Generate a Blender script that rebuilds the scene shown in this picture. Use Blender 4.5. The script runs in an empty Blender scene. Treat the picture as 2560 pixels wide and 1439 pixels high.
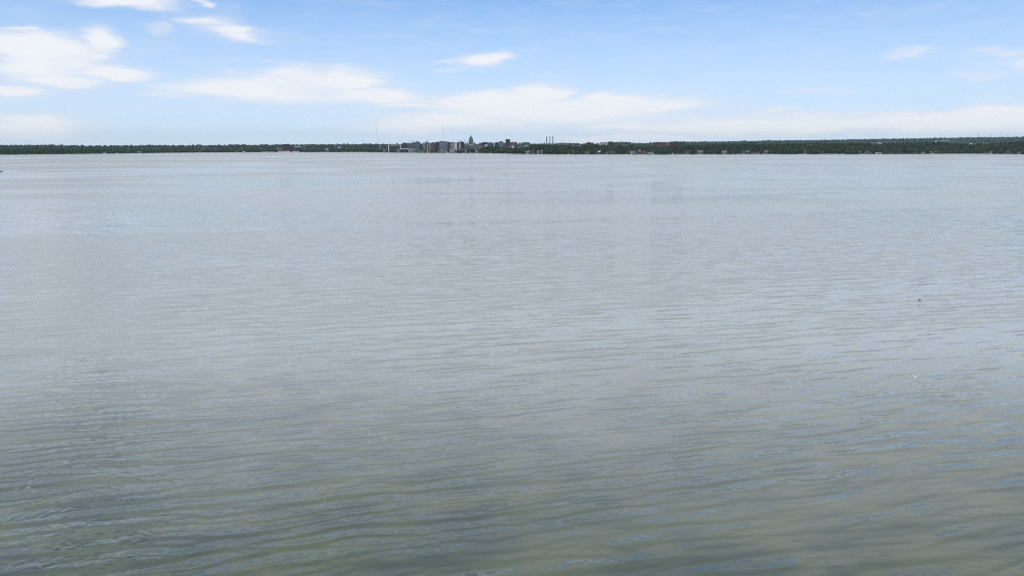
import bpy, math, random
import numpy as np
from mathutils import Vector
random.seed(7); RNG = np.random.default_rng(7)
S = bpy.context.scene
COL = S.collection

# ------------------------------------------------------------------ camera
F = 1707.0; CX = 1280.0; CY = 719.5; EYE = 363.5; H = 52.0
PITCH = math.atan((CY - EYE) / F)
cam = bpy.data.cameras.new('camera'); cam.sensor_width = 36.0
cam.lens = F / 2560 * 36.0; cam.clip_start = 0.5; cam.clip_end = 120000
co = bpy.data.objects.new('camera', cam); COL.objects.link(co)
co.location = (0, 0, H); co.rotation_euler = (math.radians(90) - PITCH, 0, 0)
S.camera = co
def ray(px, py):
    x = (px - CX) / F; y = -(py - CY) / F
    c, s = math.cos(PITCH), math.sin(PITCH)
    return Vector((x, c + y * s, -s + y * c))
def at(px, py, D):                     # world point seen at photo position (px, py), D metres away along Y
    r = ray(px, py); return Vector((r.x / r.y * D, D, H + r.z / r.y * D))
def zat(py, D): return at(CX, py, D).z
def xat(px, D): return at(px, EYE, D).x
def on_water(px, py):
    r = ray(px, py); t = -H / r.z
    return Vector((r.x * t, r.y * t, 0))

# ------------------------------------------------------------------ sun, sky, exposure
SUN_EL, SUN_AZ = math.radians(60), math.radians(-168)      # azimuth from +Y towards +X
W = bpy.data.worlds.new('World'); S.world = W; W.use_nodes = True
NT = W.node_tree; NT.nodes.clear()
class G:                                                    # tiny node-graph helper
    def __init__(s, nt): s.nt = nt
    def n(s, typ, ins=(), **kw):
        nd = s.nt.nodes.new(typ)
        for k, v in kw.items(): setattr(nd, k, v)
        for k, v in (ins.items() if isinstance(ins, dict) else enumerate(ins)):
            if v is None: continue
            if isinstance(v, bpy.types.NodeSocket): s.nt.links.new(v, nd.inputs[k])
            else: nd.inputs[k].default_value = v
        return nd
    def m(s, op, a, b=None, c=None, clamp=False):
        return s.n('ShaderNodeMath', [a, b, c], operation=op, use_clamp=clamp).outputs[0]
    def v(s, op, a, b=None, out=0):
        return s.n('ShaderNodeVectorMath', [a, b], operation=op).outputs[out]
    def mr(s, x, a, b, c=0.0, d=1.0, t='SMOOTHSTEP'):
        return s.n('ShaderNodeMapRange', [x, a, b, c, d], interpolation_type=t).outputs[0]
    def mix(s, f, a, b):
        nd = s.n('ShaderNodeMix', {}, data_type='RGBA')
        for i, v in ((0, f), (6, a), (7, b)):
            if isinstance(v, bpy.types.NodeSocket): s.nt.links.new(v, nd.inputs[i])
            else: nd.inputs[i].default_value = v
        return nd.outputs[2]
    def noise(s, vec, scale=1.0, detail=3.0, rough=0.5, dist=0.0, out=0):
        return s.n('ShaderNodeTexNoise', {'Vector': vec, 'Scale': scale, 'Detail': detail, 'Roughness': rough, 'Distortion': dist}).outputs[out]
g = G(NT)
SKY_STRENGTH = 0.10
geo = g.n('ShaderNodeTexCoord').outputs['Generated']
sep = g.n('ShaderNodeSeparateXYZ', [geo])
zc = g.m('MAXIMUM', sep.outputs[2], 0.002)
skyvec = g.n('ShaderNodeCombineXYZ', [sep.outputs[0], sep.outputs[1], g.m('ADD', g.m('MULTIPLY', zc, 0.85), 0.10)]).outputs[0]
sky = g.n('ShaderNodeTexSky', {'Vector': skyvec}, sky_type='NISHITA', sun_disc=False, sun_elevation=SUN_EL,
          sun_rotation=SUN_AZ, altitude=300, air_density=1.0, dust_density=0.3, ozone_density=2.0).outputs[0]
sky = g.n('ShaderNodeHueSaturation', {'Hue': 0.503, 'Saturation': 1.18, 'Value': 1.83, 'Color': sky}).outputs[0]
hlen = g.m('SQRT', g.m('ADD', g.m('MULTIPLY', sep.outputs[0], sep.outputs[0]), g.m('MULTIPLY', sep.outputs[1], sep.outputs[1])))
az = g.m('ARCTAN2', sep.outputs[0], sep.outputs[1])
el = g.m('DIVIDE', zc, g.m('MAXIMUM', hlen, 0.01))          # tangent of the elevation
ae = g.n('ShaderNodeCombineXYZ', [az, el, 0.0]).outputs[0]
# uneven cloud edges: the position is pushed about by two sizes of noise, flatter than wide
nv = g.v('MULTIPLY', ae, (9.0, 34.0, 1.0))
w1 = g.v('SUBTRACT', g.noise(nv, 1.0, 4, 0.55, out=1), (0.5, 0.5, 0.5))
aw = g.v('ADD', ae, g.v('MULTIPLY', w1, (0.10, 0.028, 0.0)))
def dirpix(px, py):
    r = ray(px, py); return math.atan2(r.x, r.y), r.z / math.hypot(r.x, r.y)
CLOUDS = [ (130,150,200,70,.85),(760,222,320,40,.8),(1380,285,440,52,.8),(1900,312,760,36,.7),(550,72,100,36,.6),(330,8,180,18,.5),(1190,158,110,22,.42),(2500,150,120,34,.42),
 # centre, half width, half height on the photograph, density
 (320,4,125,16,1.0),(500,11,32,9,.7),(505,56,80,20,.72),(590,88,74,18,.9),(55,71,70,8,.75),
 (90,112,190,34,1.1),(255,100,55,30,1.0),(235,135,60,16,.8),(60,165,110,26,.9),(290,178,125,26,1.0),(150,195,140,20,.9),(30,228,100,20,1.0),
 (85,318,170,38,1.0),(20,300,150,22,.8),(740,186,100,24,.9),(860,195,130,32,1.0),(600,222,200,24,1.0),(940,238,150,24,1.0),(440,238,80,8,.6),(1010,262,110,12,.8),
 (1218,152,70,18,.85),(1130,150,55,7,.6),(1110,172,50,7,.5),(1350,236,90,32,1.05),(1550,252,130,28,1.05),(1240,262,180,34,1.1),(1420,278,250,32,1.1),(1640,262,150,22,.95),
 (1120,305,200,26,.95),(1030,322,180,22,.75),(1900,318,600,18,1.0),(2350,308,330,36,1.0),(2500,285,200,26,1.0),(1640,318,240,14,.85),(1960,275,90,7,.65),(1560,345,250,16,.8),
 (2280,128,75,15,.5),(2225,142,45,9,.46),(2470,138,85,12,.58),(2545,165,65,22,.62),(2555,112,30,6,.4),(730,258,50,12,.5),(665,154,24,7,.5),(410,75,45,12,.5),(2060,232,150,10,.45),(2440,190,90,10,.5)]
dens = None
for (px, py, rx, ry, k) in CLOUDS:
    u, t = dirpix(px, py); a = abs(dirpix(px + rx, py)[0] - dirpix(px - rx, py)[0]) / 2 ; b = abs(dirpix(px, py - ry)[1] - dirpix(px, py + ry)[1]) / 2
    dv = g.v('MULTIPLY', g.v('SUBTRACT', aw, (u, t, 0.0)), (0.91 / a, 0.87 / b, 0.0))
    e = g.m('MULTIPLY', g.m('SUBTRACT', 1.36, g.v('LENGTH', dv, out=1), clamp=True), k)
    dens = e if dens is None else g.n('ShaderNodeMath', [dens, e, 0.22], operation='SMOOTH_MAX').outputs[0]
fine = g.noise(g.v('MULTIPLY', ae, (14.0, 60.0, 1.0)), 1.0, 5, 0.6)
edge = g.m('ADD', dens, g.m('MULTIPLY', g.m('SUBTRACT', fine, 0.5), 0.75))
drift = g.mr(edge, 0.04, 0.98)
# higher up (above the photograph) and round the rest of the sky: a broken bright layer
lay = g.v('DIVIDE', geo, g.n('ShaderNodeCombineXYZ', [g.m('ADD', zc, 0.12)] * 3).outputs[0])
ln = g.noise(lay, 0.9, 6, 0.58, 0.4)
high = g.m('MULTIPLY', g.mr(ln, 0.30, 0.52), g.mr(el, 0.205, 0.26))
dark_patch = g.v('LENGTH', g.v('MULTIPLY', g.v('SUBTRACT', ae, (-0.574, 0.42, 0.0)), (1 / .055, 1 / .20, 0.0)), out=1)
veil = g.mr(el, 0.0, 0.21, 0.92, 0.0, 'LINEAR')             # thin haze of the far sky
cloud_a = g.m('MAXIMUM', g.m('MULTIPLY', drift, 0.93), high)
lit = g.mix(g.mr(edge, 0.35, 1.0), (8.0, 8.35, 9.2, 1), (9.25, 9.35, 9.7, 1))
hi_c = g.mix(g.noise(lay, 2.3, 4, 0.55), (7.4, 7.7, 8.3, 1), (9.8, 9.8, 10.0, 1))
col = g.mix(veil, sky, (7.2, 8.3, 9.6, 1))
col = g.mix(g.m('MULTIPLY', drift, 0.93), col, lit)
col = g.mix(high, col, hi_c)
col = g.mix(g.mr(dark_patch, 1.15, 0.6), col, (.4, .9, 1.9, 1))          # unseen dark sky patch, added to put a dark streak in the lake reflection
bg = g.n('ShaderNodeBackground', {'Color': col, 'Strength': SKY_STRENGTH})
NT.links.new(bg.outputs[0], g.n('ShaderNodeOutputWorld').inputs[0])
W.cycles.sampling_method = 'MANUAL'; W.cycles.sample_map_resolution = 1024

sl = bpy.data.lights.new('sun', 'SUN'); sl.energy = 1.5; sl.angle = math.radians(10); sl.color = (1, .96, .9)
so = bpy.data.objects.new('sun', sl); COL.objects.link(so)
sd = Vector((math.sin(SUN_AZ) * math.cos(SUN_EL), math.cos(SUN_AZ) * math.cos(SUN_EL), math.sin(SUN_EL)))
so.rotation_euler = sd.to_track_quat('Z', 'Y').to_euler(); so.location = (0, 0, 400)
S.view_settings.view_transform = 'Standard'; S.view_settings.look = 'None'
S.view_settings.exposure = 0.0; S.view_settings.gamma = 1.0; S.view_settings.use_curve_mapping = False
S.cycles.filter_width = 1.1
S.cycles.use_denoising = False
S.cycles.max_bounces = 6; S.cycles.volume_bounces = 0

# ------------------------------------------------------------------ helpers
def tag(o, label=None, cat=None, group=None, kind=None):
    for k, v in (('label', label), ('category', cat), ('group', group), ('kind', kind)):
        if v: o[k] = v
    return o
MATS = {}
def mat(name, c, rough=0.85, vary=0.12, scale=0.15, metal=0.0, spec=0.3):
    if name in MATS: return MATS[name]
    m = bpy.data.materials.new(name); m.use_nodes = True; h = G(m.node_tree)
    bs = m.node_tree.nodes['Principled BSDF']
    n = h.noise(h.n('ShaderNodeTexCoord').outputs['Object'], scale, 4, 0.6)
    a = tuple(x * (1 - vary) for x in c) + (1,); b = tuple(min(1, x * (1 + vary)) for x in c) + (1,)
    m.node_tree.links.new(h.mix(h.mr(n, 0.3, 0.7), a, b), bs.inputs['Base Color'])
    bs.inputs['Roughness'].default_value = rough; bs.inputs['Metallic'].default_value = metal
    bs.inputs['Specular IOR Level'].default_value = spec
    MATS[name] = m; return m
class MB:
    def __init__(s): s.v = []; s.f = []
    def box(s, x0, x1, y0, y1, z0, z1):
        b = len(s.v); s.v += [(x, y, z) for z in (z0, z1) for (x, y) in ((x0, y0), (x1, y0), (x1, y1), (x0, y1))]
        s.f += [tuple(b + i for i in q) for q in ((0, 3, 2, 1), (4, 5, 6, 7), (0, 1, 5, 4), (1, 2, 6, 5), (2, 3, 7, 6), (3, 0, 4, 7))]; return s
    def prism(s, poly, z0, z1):                        # poly CCW in x, y
        b = len(s.v); n = len(poly); s.v += [(x, y, z0) for x, y in poly] + [(x, y, z1) for x, y in poly]
        s.f += [tuple(b + i for i in reversed(range(n))), tuple(b + n + i for i in range(n))]
        s.f += [(b + i, b + (i + 1) % n, b + n + (i + 1) % n, b + n + i) for i in range(n)]; return s
    def wedge(s, prof, y0, y1):                        # profile (x, z) seen from the front, extruded along y
        b = len(s.v); n = len(prof); s.v += [(x, y0, z) for x, z in prof] + [(x, y1, z) for x, z in prof]
        s.f += [tuple(b + i for i in range(n)), tuple(b + n + i for i in reversed(range(n)))]
        s.f += [(b + (i + 1) % n, b + i, b + n + i, b + n + (i + 1) % n) for i in range(n)]; return s
    def lathe(s, prof, n=24, cx=0, cy=0):
        b = len(s.v)
        for r, z in prof: s.v += [(cx + r * math.cos(2 * math.pi * i / n), cy + r * math.sin(2 * math.pi * i / n), z) for i in range(n)]
        for k in range(len(prof) - 1):
            for i in range(n): j = (i + 1) % n; s.f.append((b + k * n + i, b + k * n + j, b + (k + 1) * n + j, b + (k + 1) * n + i))
        s.f += [tuple(b + i for i in reversed(range(n))), tuple(b + (len(prof) - 1) * n + i for i in range(n))]; return s
    def tube(s, pts, rad, n=8, sx=1.0):
        pts = [Vector(p) for p in pts]; b = len(s.v)
        if not hasattr(rad, '__len__'): rad = [rad] * len(pts)
        for k, p in enumerate(pts):
            d = (pts[min(k + 1, len(pts) - 1)] - pts[max(k - 1, 0)]).normalized()
            u = d.cross(Vector((0, 0, 1)) if abs(d.z) < .9 else Vector((0, 1, 0))).normalized(); w = u.cross(d)
            for i in range(n):
                a = 2 * math.pi * i / n; q = p + u * (math.cos(a) * rad[k] * sx) + w * (math.sin(a) * rad[k]); s.v.append(tuple(q))
        for k in range(len(pts) - 1):
            for i in range(n): j = (i + 1) % n; s.f.append((b + k * n + i, b + k * n + j, b + (k + 1) * n + j, b + (k + 1) * n + i))
        s.f += [tuple(b + i for i in reversed(range(n))), tuple(b + (len(pts) - 1) * n + i for i in range(n))]; return s
    def build(s, name, m, parent=None, smooth=False):
        me = bpy.data.meshes.new(name); me.from_pydata(s.v, [], s.f); me.update()
        if m: me.materials.append(m)
        if smooth: me.polygons.foreach_set('use_smooth', [True] * len(me.polygons))
        o = bpy.data.objects.new(name, me); COL.objects.link(o)
        if parent: o.parent = parent
        return o
def empty(name, loc, rz=0.0):
    o = bpy.data.objects.new(name, None); COL.objects.link(o); o.location = loc; o.rotation_euler = (0, 0, rz); o.empty_display_size = 3
    return o
def np_mesh(name, V, Fc, m, parent=None):               # Fc: (n, 3) or (n, 4)
    me = bpy.data.meshes.new(name); k = Fc.shape[1]
    me.vertices.add(len(V)); me.vertices.foreach_set('co', V.astype(np.float32).ravel())
    me.loops.add(Fc.size); me.loops.foreach_set('vertex_index', Fc.astype(np.int32).ravel())
    me.polygons.add(len(Fc)); me.polygons.foreach_set('loop_start', np.arange(len(Fc), dtype=np.int32) * k)
    me.update(calc_edges=True); me.validate()
    me.materials.append(m)
    o = bpy.data.objects.new(name, me); COL.objects.link(o)
    if parent: o.parent = parent
    return o

# ------------------------------------------------------------------ terrain heights
def tab(xs): a = np.array(xs, float); return lambda p: np.interp(p, a[:, 0], a[:, 1])
SHORE_Y = tab([(-900, 388), (0, 387), (190, 385), (480, 381.5), (700, 380.5), (930, 380.2), (1080, 381.8), (1200, 382.8), (1260, 383.8), (1300, 385), (1400, 386), (1600, 386), (1850, 385.2), (2000, 385), (2200, 384.8), (2300, 384.2), (2450, 384.5), (2560, 385.5), (3400, 386)])
NEAR_Y = tab([(-900, 371), (0, 371), (300, 372), (480, 373), (700, 374), (930, 372), (1000, 377.5), (1070, 373), (1140, 375), (1180, 371), (1230, 367), (1290, 369), (1335, 362), (1400, 363), (1480, 362), (1560, 366), (1640, 367), (1700, 363), (1760, 362), (1800, 360.5), (1900, 360), (2040, 359), (2100, 358.5), (2200, 359), (2290, 355), (2350, 359), (2430, 358), (2500, 354), (2560, 351), (3400, 351)])
FAR_Y = tab([(-900, 362), (0, 362.3), (90, 361.5), (185, 360.5), (260, 362.5), (330, 362.7), (400, 361), (450, 361.5), (560, 361), (640, 360), (720, 360), (800, 359), (900, 358.3), (1000, 357.7), (1130, 358.5), (1250, 358.7), (1340, 357.5), (1400, 356.5), (1440, 357.5), (1480, 358), (1515, 356), (1535, 353.8), (1555, 354), (1575, 357), (1640, 355), (1700, 353), (1750, 352.5), (1800, 352), (1900, 350), (2000, 349), (2080, 347.5), (2150, 346), (2240, 345), (2300, 343.5), (2380, 342), (2440, 341.5), (2560, 340.5), (3400, 341)])
FAR_D = tab([(-900, 7500), (0, 7500), (900, 8200), (1300, 9000), (1500, 9500), (1700, 11500), (2560, 12500), (3400, 12500)])
def shoreD(p): return H * F * math.cos(PITCH) / (SHORE_Y(p) - EYE) * 1.0228
def jag(p, k, a): return a * (np.sin(p * k) + .6 * np.sin(p * k * 2.37 + 1.3) + .4 * np.sin(p * k * 5.1 + .7))
def hz(y, D): return H - (y - EYE) * D / 1785.0
def terr(X, Y):
    X = np.asarray(X, float); Y = np.asarray(Y, float)
    p = CX + X / np.maximum(Y, 1) * F / (math.cos(PITCH) + math.sin(PITCH) * (CY - EYE) / F)
    D0 = shoreD(p) + jag(p, .035, 12); D1 = D0 + 560; Dr = FAR_D(p)
    z1 = np.maximum(hz(NEAR_Y(p), D1) - 17 + jag(p, .09, .8), 2.5); z2 = np.maximum(hz(FAR_Y(p), Dr) - 11, 12)
    zv = np.minimum(z1, z2) * .8; Dv = D1 + 900
    s = Y - D0
    a = np.clip(s / 560, 0, 1); near = 1.2 + (z1 - 1.2) * (a * a * (3 - 2 * a)) ** .8
    b = np.clip((Y - D1) / 900, 0, 1); val = z1 + (zv - z1) * b * b * (3 - 2 * b)
    c = np.clip((Y - Dv) / np.maximum(Dr - Dv, 1), 0, 1); far = zv + (z2 - zv) * c ** 1.5
    back = z2 - np.clip((Y - Dr) / 4000, 0, 1) * 9
    und = 3.0 * np.sin(X * .0031 + Y * .0012) * np.sin(Y * .0023 + 1) * np.clip((Y - D1) / 900, 0, 1) * (Y < Dr)
    z = np.where(Y < D1, near, np.where(Y < Dv, val, np.where(Y < Dr, far, back))) + und
    bank = np.where(s < 0, np.maximum(-3.0, s * .3), np.minimum(s * .12, 1.2))
    return np.where(s < 10, bank, z)
def tz(x, y): return float(terr(x, y))

# ------------------------------------------------------------------ water
wm = bpy.data.materials.new('lake_water'); wm.use_nodes = True; h = G(wm.node_tree); bs = wm.node_tree.nodes['Principled BSDF']
P = h.n('ShaderNodeNewGeometry').outputs['Position']
Rt = h.n('ShaderNodeMapping', {'Vector': P, 'Rotation': (0, 0, math.radians(-13))}).outputs[0]
def wave(sx, sy, det, rot=0, dist=0.0):
    r = h.n('ShaderNodeMapping', {'Vector': Rt, 'Rotation': (0, 0, math.radians(rot)), 'Scale': (1, 1, 1)}).outputs[0]
    return h.noise(h.v('MULTIPLY', r, (1 / sx, 1 / sy, 1)), 1.0, det, 0.5, dist)
def train(lam, rot, slope, wx, wy, seed):                  # one train of short wind waves: bent, broken crests, lam metres apart; gives the surface slope across the crests
    r = h.n('ShaderNodeMapping', {'Vector': Rt, 'Location': (seed * 91.7, seed * 47.3, 0), 'Rotation': (0, 0, math.radians(rot))}).outputs[0]
    y = h.n('ShaderNodeSeparateXYZ', [r]).outputs[1]
    warp = h.m('MULTIPLY', h.noise(h.v('MULTIPLY', r, (1 / wx, 1 / wy, 1)), 1.0, 2.5, .55), lam * 2.1)
    ph = h.m('MULTIPLY', h.m('ADD', y, warp), 2 * math.pi / lam)
    am = h.mr(h.noise(h.v('MULTIPLY', h.v('ADD', r, (31.0, 17.0, 5.0)), (1 / (wx * .7), 1 / (wy * .8), 1)), 1.0, 2, .5), .34, .66, .15, 1.0)
    sl_ = h.m('MULTIPLY', h.m('MULTIPLY', h.m('SUBTRACT', h.m('EXPONENT', h.m('MULTIPLY', h.m('COSINE', ph), 1.9)), 2.2), am), slope * .37)   # steep narrow fronts, long gentle backs
    t = math.radians(-13 + rot)                              # across-crest direction in world axes
    return h.v('MULTIPLY', h.n('ShaderNodeCombineXYZ', [sl_, sl_, 0.0]).outputs[0], (math.sin(t), math.cos(t), 0.0))
slope = None
for a_ in ((8.0, 2, .10, 60, 30, 1), (4.9, 4, .22, 36, 17, 6), (3.1, -1, .29, 22, 11, 2), (1.9, 7, .12, 14, 7, 3), (2.3, -8, .12, 17, 8, 4), (1.2, 32, .06, 8, 6, 5), (1.4, -38, .06, 8, 6, 7)):
    q_ = train(*a_); slope = q_ if slope is None else h.v('ADD', slope, q_)
rn = h.v('SUBTRACT', h.noise(h.v('MULTIPLY', Rt, (1 / .8, 1 / .35, 1)), 1.0, 2, .6, out=1), (.5, .5, .5))
slope = h.v('ADD', slope, h.v('MULTIPLY', rn, (.30, .22, 0.0)))
wind = h.mr(h.noise(h.v('MULTIPLY', Rt, (1 / 620., 1 / 190., 1)), 1.0, 3.5, 0.55, 0.9), .40, .60, .42, 1.3)
slope = h.v('MULTIPLY', slope, h.n('ShaderNodeCombineXYZ', [wind, wind, wind]).outputs[0])
nrm = h.v('NORMALIZE', h.v('SUBTRACT', (0.0, 0.0, 1.0), slope))
sepw = h.n('ShaderNodeSeparateXYZ', [P])
# shallow lake bed near the drone: weed beds and sand show through the thin water
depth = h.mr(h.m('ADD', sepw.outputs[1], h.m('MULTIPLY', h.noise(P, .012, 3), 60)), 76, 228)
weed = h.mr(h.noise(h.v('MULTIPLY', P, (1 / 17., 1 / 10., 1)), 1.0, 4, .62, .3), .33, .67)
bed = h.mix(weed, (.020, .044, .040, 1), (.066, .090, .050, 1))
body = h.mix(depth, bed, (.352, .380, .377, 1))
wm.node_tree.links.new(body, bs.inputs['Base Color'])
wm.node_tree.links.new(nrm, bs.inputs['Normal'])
wm.node_tree.links.new(h.m('MULTIPLY', h.mr(h.v('LENGTH', P, out=1), 200, 3000, .13, .44, 'LINEAR'), wind), bs.inputs['Roughness']); bs.inputs['IOR'].default_value = 1.42
wv = MB(); E = 24000; N = 12
xs = [-E + 2 * E * i / N for i in range(N + 1)]; ys = [-12000 + 36000 * j / N for j in range(N + 1)]
wv.v = [(x, y, 0) for y in ys for x in xs]; wv.f = [(j * (N + 1) + i, j * (N + 1) + i + 1, (j + 1) * (N + 1) + i + 1, (j + 1) * (N + 1) + i) for j in range(N) for i in range(N)]
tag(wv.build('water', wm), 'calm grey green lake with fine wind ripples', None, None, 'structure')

# ------------------------------------------------------------------ land
def forest_mat(name, dark, light, scl):
    m = bpy.data.materials.new(name); m.use_nodes = True; h = G(m.node_tree); bs = m.node_tree.nodes['Principled BSDF']
    Pp = h.n('ShaderNodeNewGeometry').outputs['Position']
    a = h.mr(h.noise(Pp, scl, 3, .6), .35, .65); b = h.mr(h.noise(Pp, scl * 9, 2, .6), .3, .7)
    c = h.mix(h.m('ADD', h.m('MULTIPLY', a, .6), h.m('MULTIPLY', b, .4)), dark + (1,), light + (1,))
    m.node_tree.links.new(c, bs.inputs['Base Color']); bs.inputs['Roughness'].default_value = .95; bs.inputs['Specular IOR Level'].default_value = .08
    return m
land_m = forest_mat('wooded_land', (.020, .033, .029), (.045, .060, .042), .004)
cols = np.linspace(-900, 3400, 540)
rows = [-40, -10, 0, 6, 10, 25, 60, 110, 170, 240, 310, 390, 470, 560, 650, 780, 950, 1150, 1460]
U = np.concatenate([np.array(rows), np.full(0, 0)])
PX, Rr = np.meshgrid(cols, np.arange(len(rows) + 26))
D0 = shoreD(PX) + jag(PX, .035, 12); Dr = FAR_D(PX); Dm = D0 + 1460
Rf = np.clip((Rr - len(rows) + 1) / 20.0, 0, 1); base = np.array(rows + [1460] * 26, float)[Rr.astype(int)]
Yg = np.where(Rr < len(rows), D0 + base, Dm + (Dr - Dm) * Rf)
ex = np.clip(Rr - len(rows) - 19, 0, 6); Yg = Yg + np.array([0, 500, 1200, 2500, 4500, 7000, 9500])[ex.astype(int)]
Xg = (PX - CX) / 1745.3 * Yg
Zg = terr(Xg, Yg)
V = np.stack([Xg, Yg, Zg], -1).reshape(-1, 3); nc = len(cols); nr = Rr.shape[0]
ii, jj = np.meshgrid(np.arange(nc - 1), np.arange(nr - 1)); a = jj * nc + ii
Fq = np.stack([a, a + 1, a + nc + 1, a + nc], -1).reshape(-1, 4)
tag(np_mesh('terrain', V, Fq, land_m), 'low wooded land rising behind the far lake shore', None, None, 'structure')
# pale strip along the waterline, added to stand in for a bright halo line
sh = MB(); pp = np.arange(-880, 3380, 5.0)
for p in pp:
    d = float(shoreD(p) + jag(p, .035, 12)); x = float((p - CX) / 1745.3 * d); hh = 1.1 + .5 * math.sin(p * .9) + .4 * math.sin(p * .31)
    sh.v += [(x, d - 9, -.4), (x, d - 4, .7), (x, d + 6, hh + .5), (x, d + 9, -.5)]
n = len(pp)
sh.f = [(4 * i + k, 4 * (i + 1) + k, 4 * (i + 1) + k + 1, 4 * i + k + 1) for i in range(n - 1) for k in range(3)]
tag(sh.build('shore', mat('halo_strip', (.42, .41, .40), vary=.35, scale=.08)), 'thin pale strip added as a bright halo along the far waterline', None, None, 'structure')

# ------------------------------------------------------------------ trees
leaf_m = forest_mat('broadleaf_foliage', (.018, .034, .027), (.085, .105, .050), .012)
lime_m = forest_mat('pale_lime_foliage', (.10, .15, .04), (.16, .21, .07), .05)
bark_m = mat('bark', (.07, .055, .045))
def crown_np(rng, r, hgt, n_leaf, leaf, core=True, lobes=6):
    Vs, Fs = [], []; nb = 0
    L = [(0, 0, hgt * .62, r * .62)] + [(r * .55 * math.cos(t), r * .55 * math.sin(t), hgt * rng.uniform(.42, .72), r * rng.uniform(.36, .55)) for t in rng.uniform(0, 6.28, lobes - 1)]
    L.append((rng.uniform(-.15, .15) * r, 0, hgt * .82, r * .38))
    k = max(3, n_leaf // len(L))
    for (x, y, z, q) in L:
        if core:                                             # rough dark mass inside the leaves, an uneven six-sided spindle
            ring = []
            for zz, f in ((-.75, .35), (-.1, .85), (.6, .5)):
                for i in range(6):
                    t = i * math.pi / 3; f2 = f * q * .82 * rng.uniform(.75, 1.15); ring.append((x + f2 * math.cos(t), y + f2 * math.sin(t), z + zz * q))
            Vs += ring + [(x, y, z - q * .9), (x, y, z + q * .82)]
            for lv in range(2):
                for i in range(6):
                    j = (i + 1) % 6; A = nb + lv * 6 + i; B = nb + lv * 6 + j; Fs += [(A, B, B + 6), (A, B + 6, A + 6)]
            for i in range(6):
                j = (i + 1) % 6; Fs += [(nb + j, nb + i, nb + 18), (nb + 12 + i, nb + 12 + j, nb + 19)]
            nb += 20
        for _ in range(k):
            d = rng.normal(size=3); d /= np.linalg.norm(d); c = np.array((x, y, z)) + d * q * rng.uniform(.8, 1.15) * np.array((1, 1, .85))
            a = rng.normal(size=3); a /= np.linalg.norm(a); b = np.cross(a, d); b /= np.linalg.norm(b) + 1e-6
            s = leaf * rng.uniform(.6, 1.3)
            Vs += [tuple(c + a * s), tuple(c - a * s * .5 + b * s), tuple(c - a * s * .5 - b * s)]; Fs.append((nb, nb + 1, nb + 2)); nb += 3
    return np.array(Vs), np.array(Fs)
TREES = []
for i in range(9):
    r = [7.5, 8.5, 9.5, 6.5, 10.5, 8, 7, 9, 6][i]; hh = [17, 19, 18, 15, 20, 21, 16, 17, 14][i]
    Vc, Fc = crown_np(np.random.default_rng(40 + i), r, hh, 230, 1.5)
    rg = random.Random(i); tr = MB(); tr.tube([(0, 0, -1), (rg.uniform(-.3, .3), 0, hh * .35), (rg.uniform(-.5, .5), 0, hh * .7)], [.55, .4, .18], 7)
    for k in range(4):
        t = rg.uniform(0, 6.28); tr.tube([(0, 0, hh * .28), (r * .35 * math.cos(t), r * .35 * math.sin(t), hh * .45), (r * .6 * math.cos(t), r * .6 * math.sin(t), hh * .6)], [.25, .16, .06], 5)
    TREES.append((Vc, Fc, tr, r, hh))
TM = {}
def tree(x, y, k, sc, label, group, m=leaf_m, name='broadleaf_tree'):
    root = empty(name, (x, y, tz(x, y) - .3), random.uniform(0, 6.28)); root.scale = (sc, sc, sc * random.uniform(.9, 1.1))
    tag(root, label, 'tree', group)
    key = (k, m.name)
    if key not in TM:
        c = np_mesh('crown', TREES[k][0], TREES[k][1], m, root); t = TREES[k][2].build('trunk', bark_m, root); TM[key] = (c.data, t.data)
    else:
        for nm, d in zip(('crown', 'trunk'), TM[key]):
            o = bpy.data.objects.new(nm, d); COL.objects.link(o); o.parent = root
    return root
# places kept clear for what stands on the shore: (photo x from, to, metres behind the waterline kept open)
OPEN = []; HOUSES = []
ZONES = [(0, 480, 'dark tree on the waterline of the far wooded shore, west of the long brown hotel', 'trees on the empty end of the far shore'),
 (480, 940, 'dark tree at the water near the long brown hotel and long low dark shed', 'trees along the shore by the brown hotel'),
 (940, 1160, 'tree at the foot of the crowded lakeside apartment blocks', 'trees below the apartment blocks'),
 (1160, 1330, 'dark green tree on the bank below the dome and square tower', 'trees below the domed building'),
 (1330, 1560, 'dark green tree on the bank below the chimneys and white arena', 'trees below the chimneys'),
 (1560, 1760, 'full green tree on the bank below the two flat roofed brick blocks', 'trees below the brick blocks'),
 (1760, 2060, 'green bank tree below the pale layered hills, near the orange gabled house', 'trees below the layered hills'),
 (2060, 2320, 'tall green tree on the wooded bank below the long white sheds', 'trees below the white sheds'),
 (2320, 2600, 'large mid green tree on the high bank below the power pylons', 'trees below the pylons')]
def zone(p):
    for z in ZONES:
        if p < z[1]: return z
    return ZONES[-1]

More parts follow.
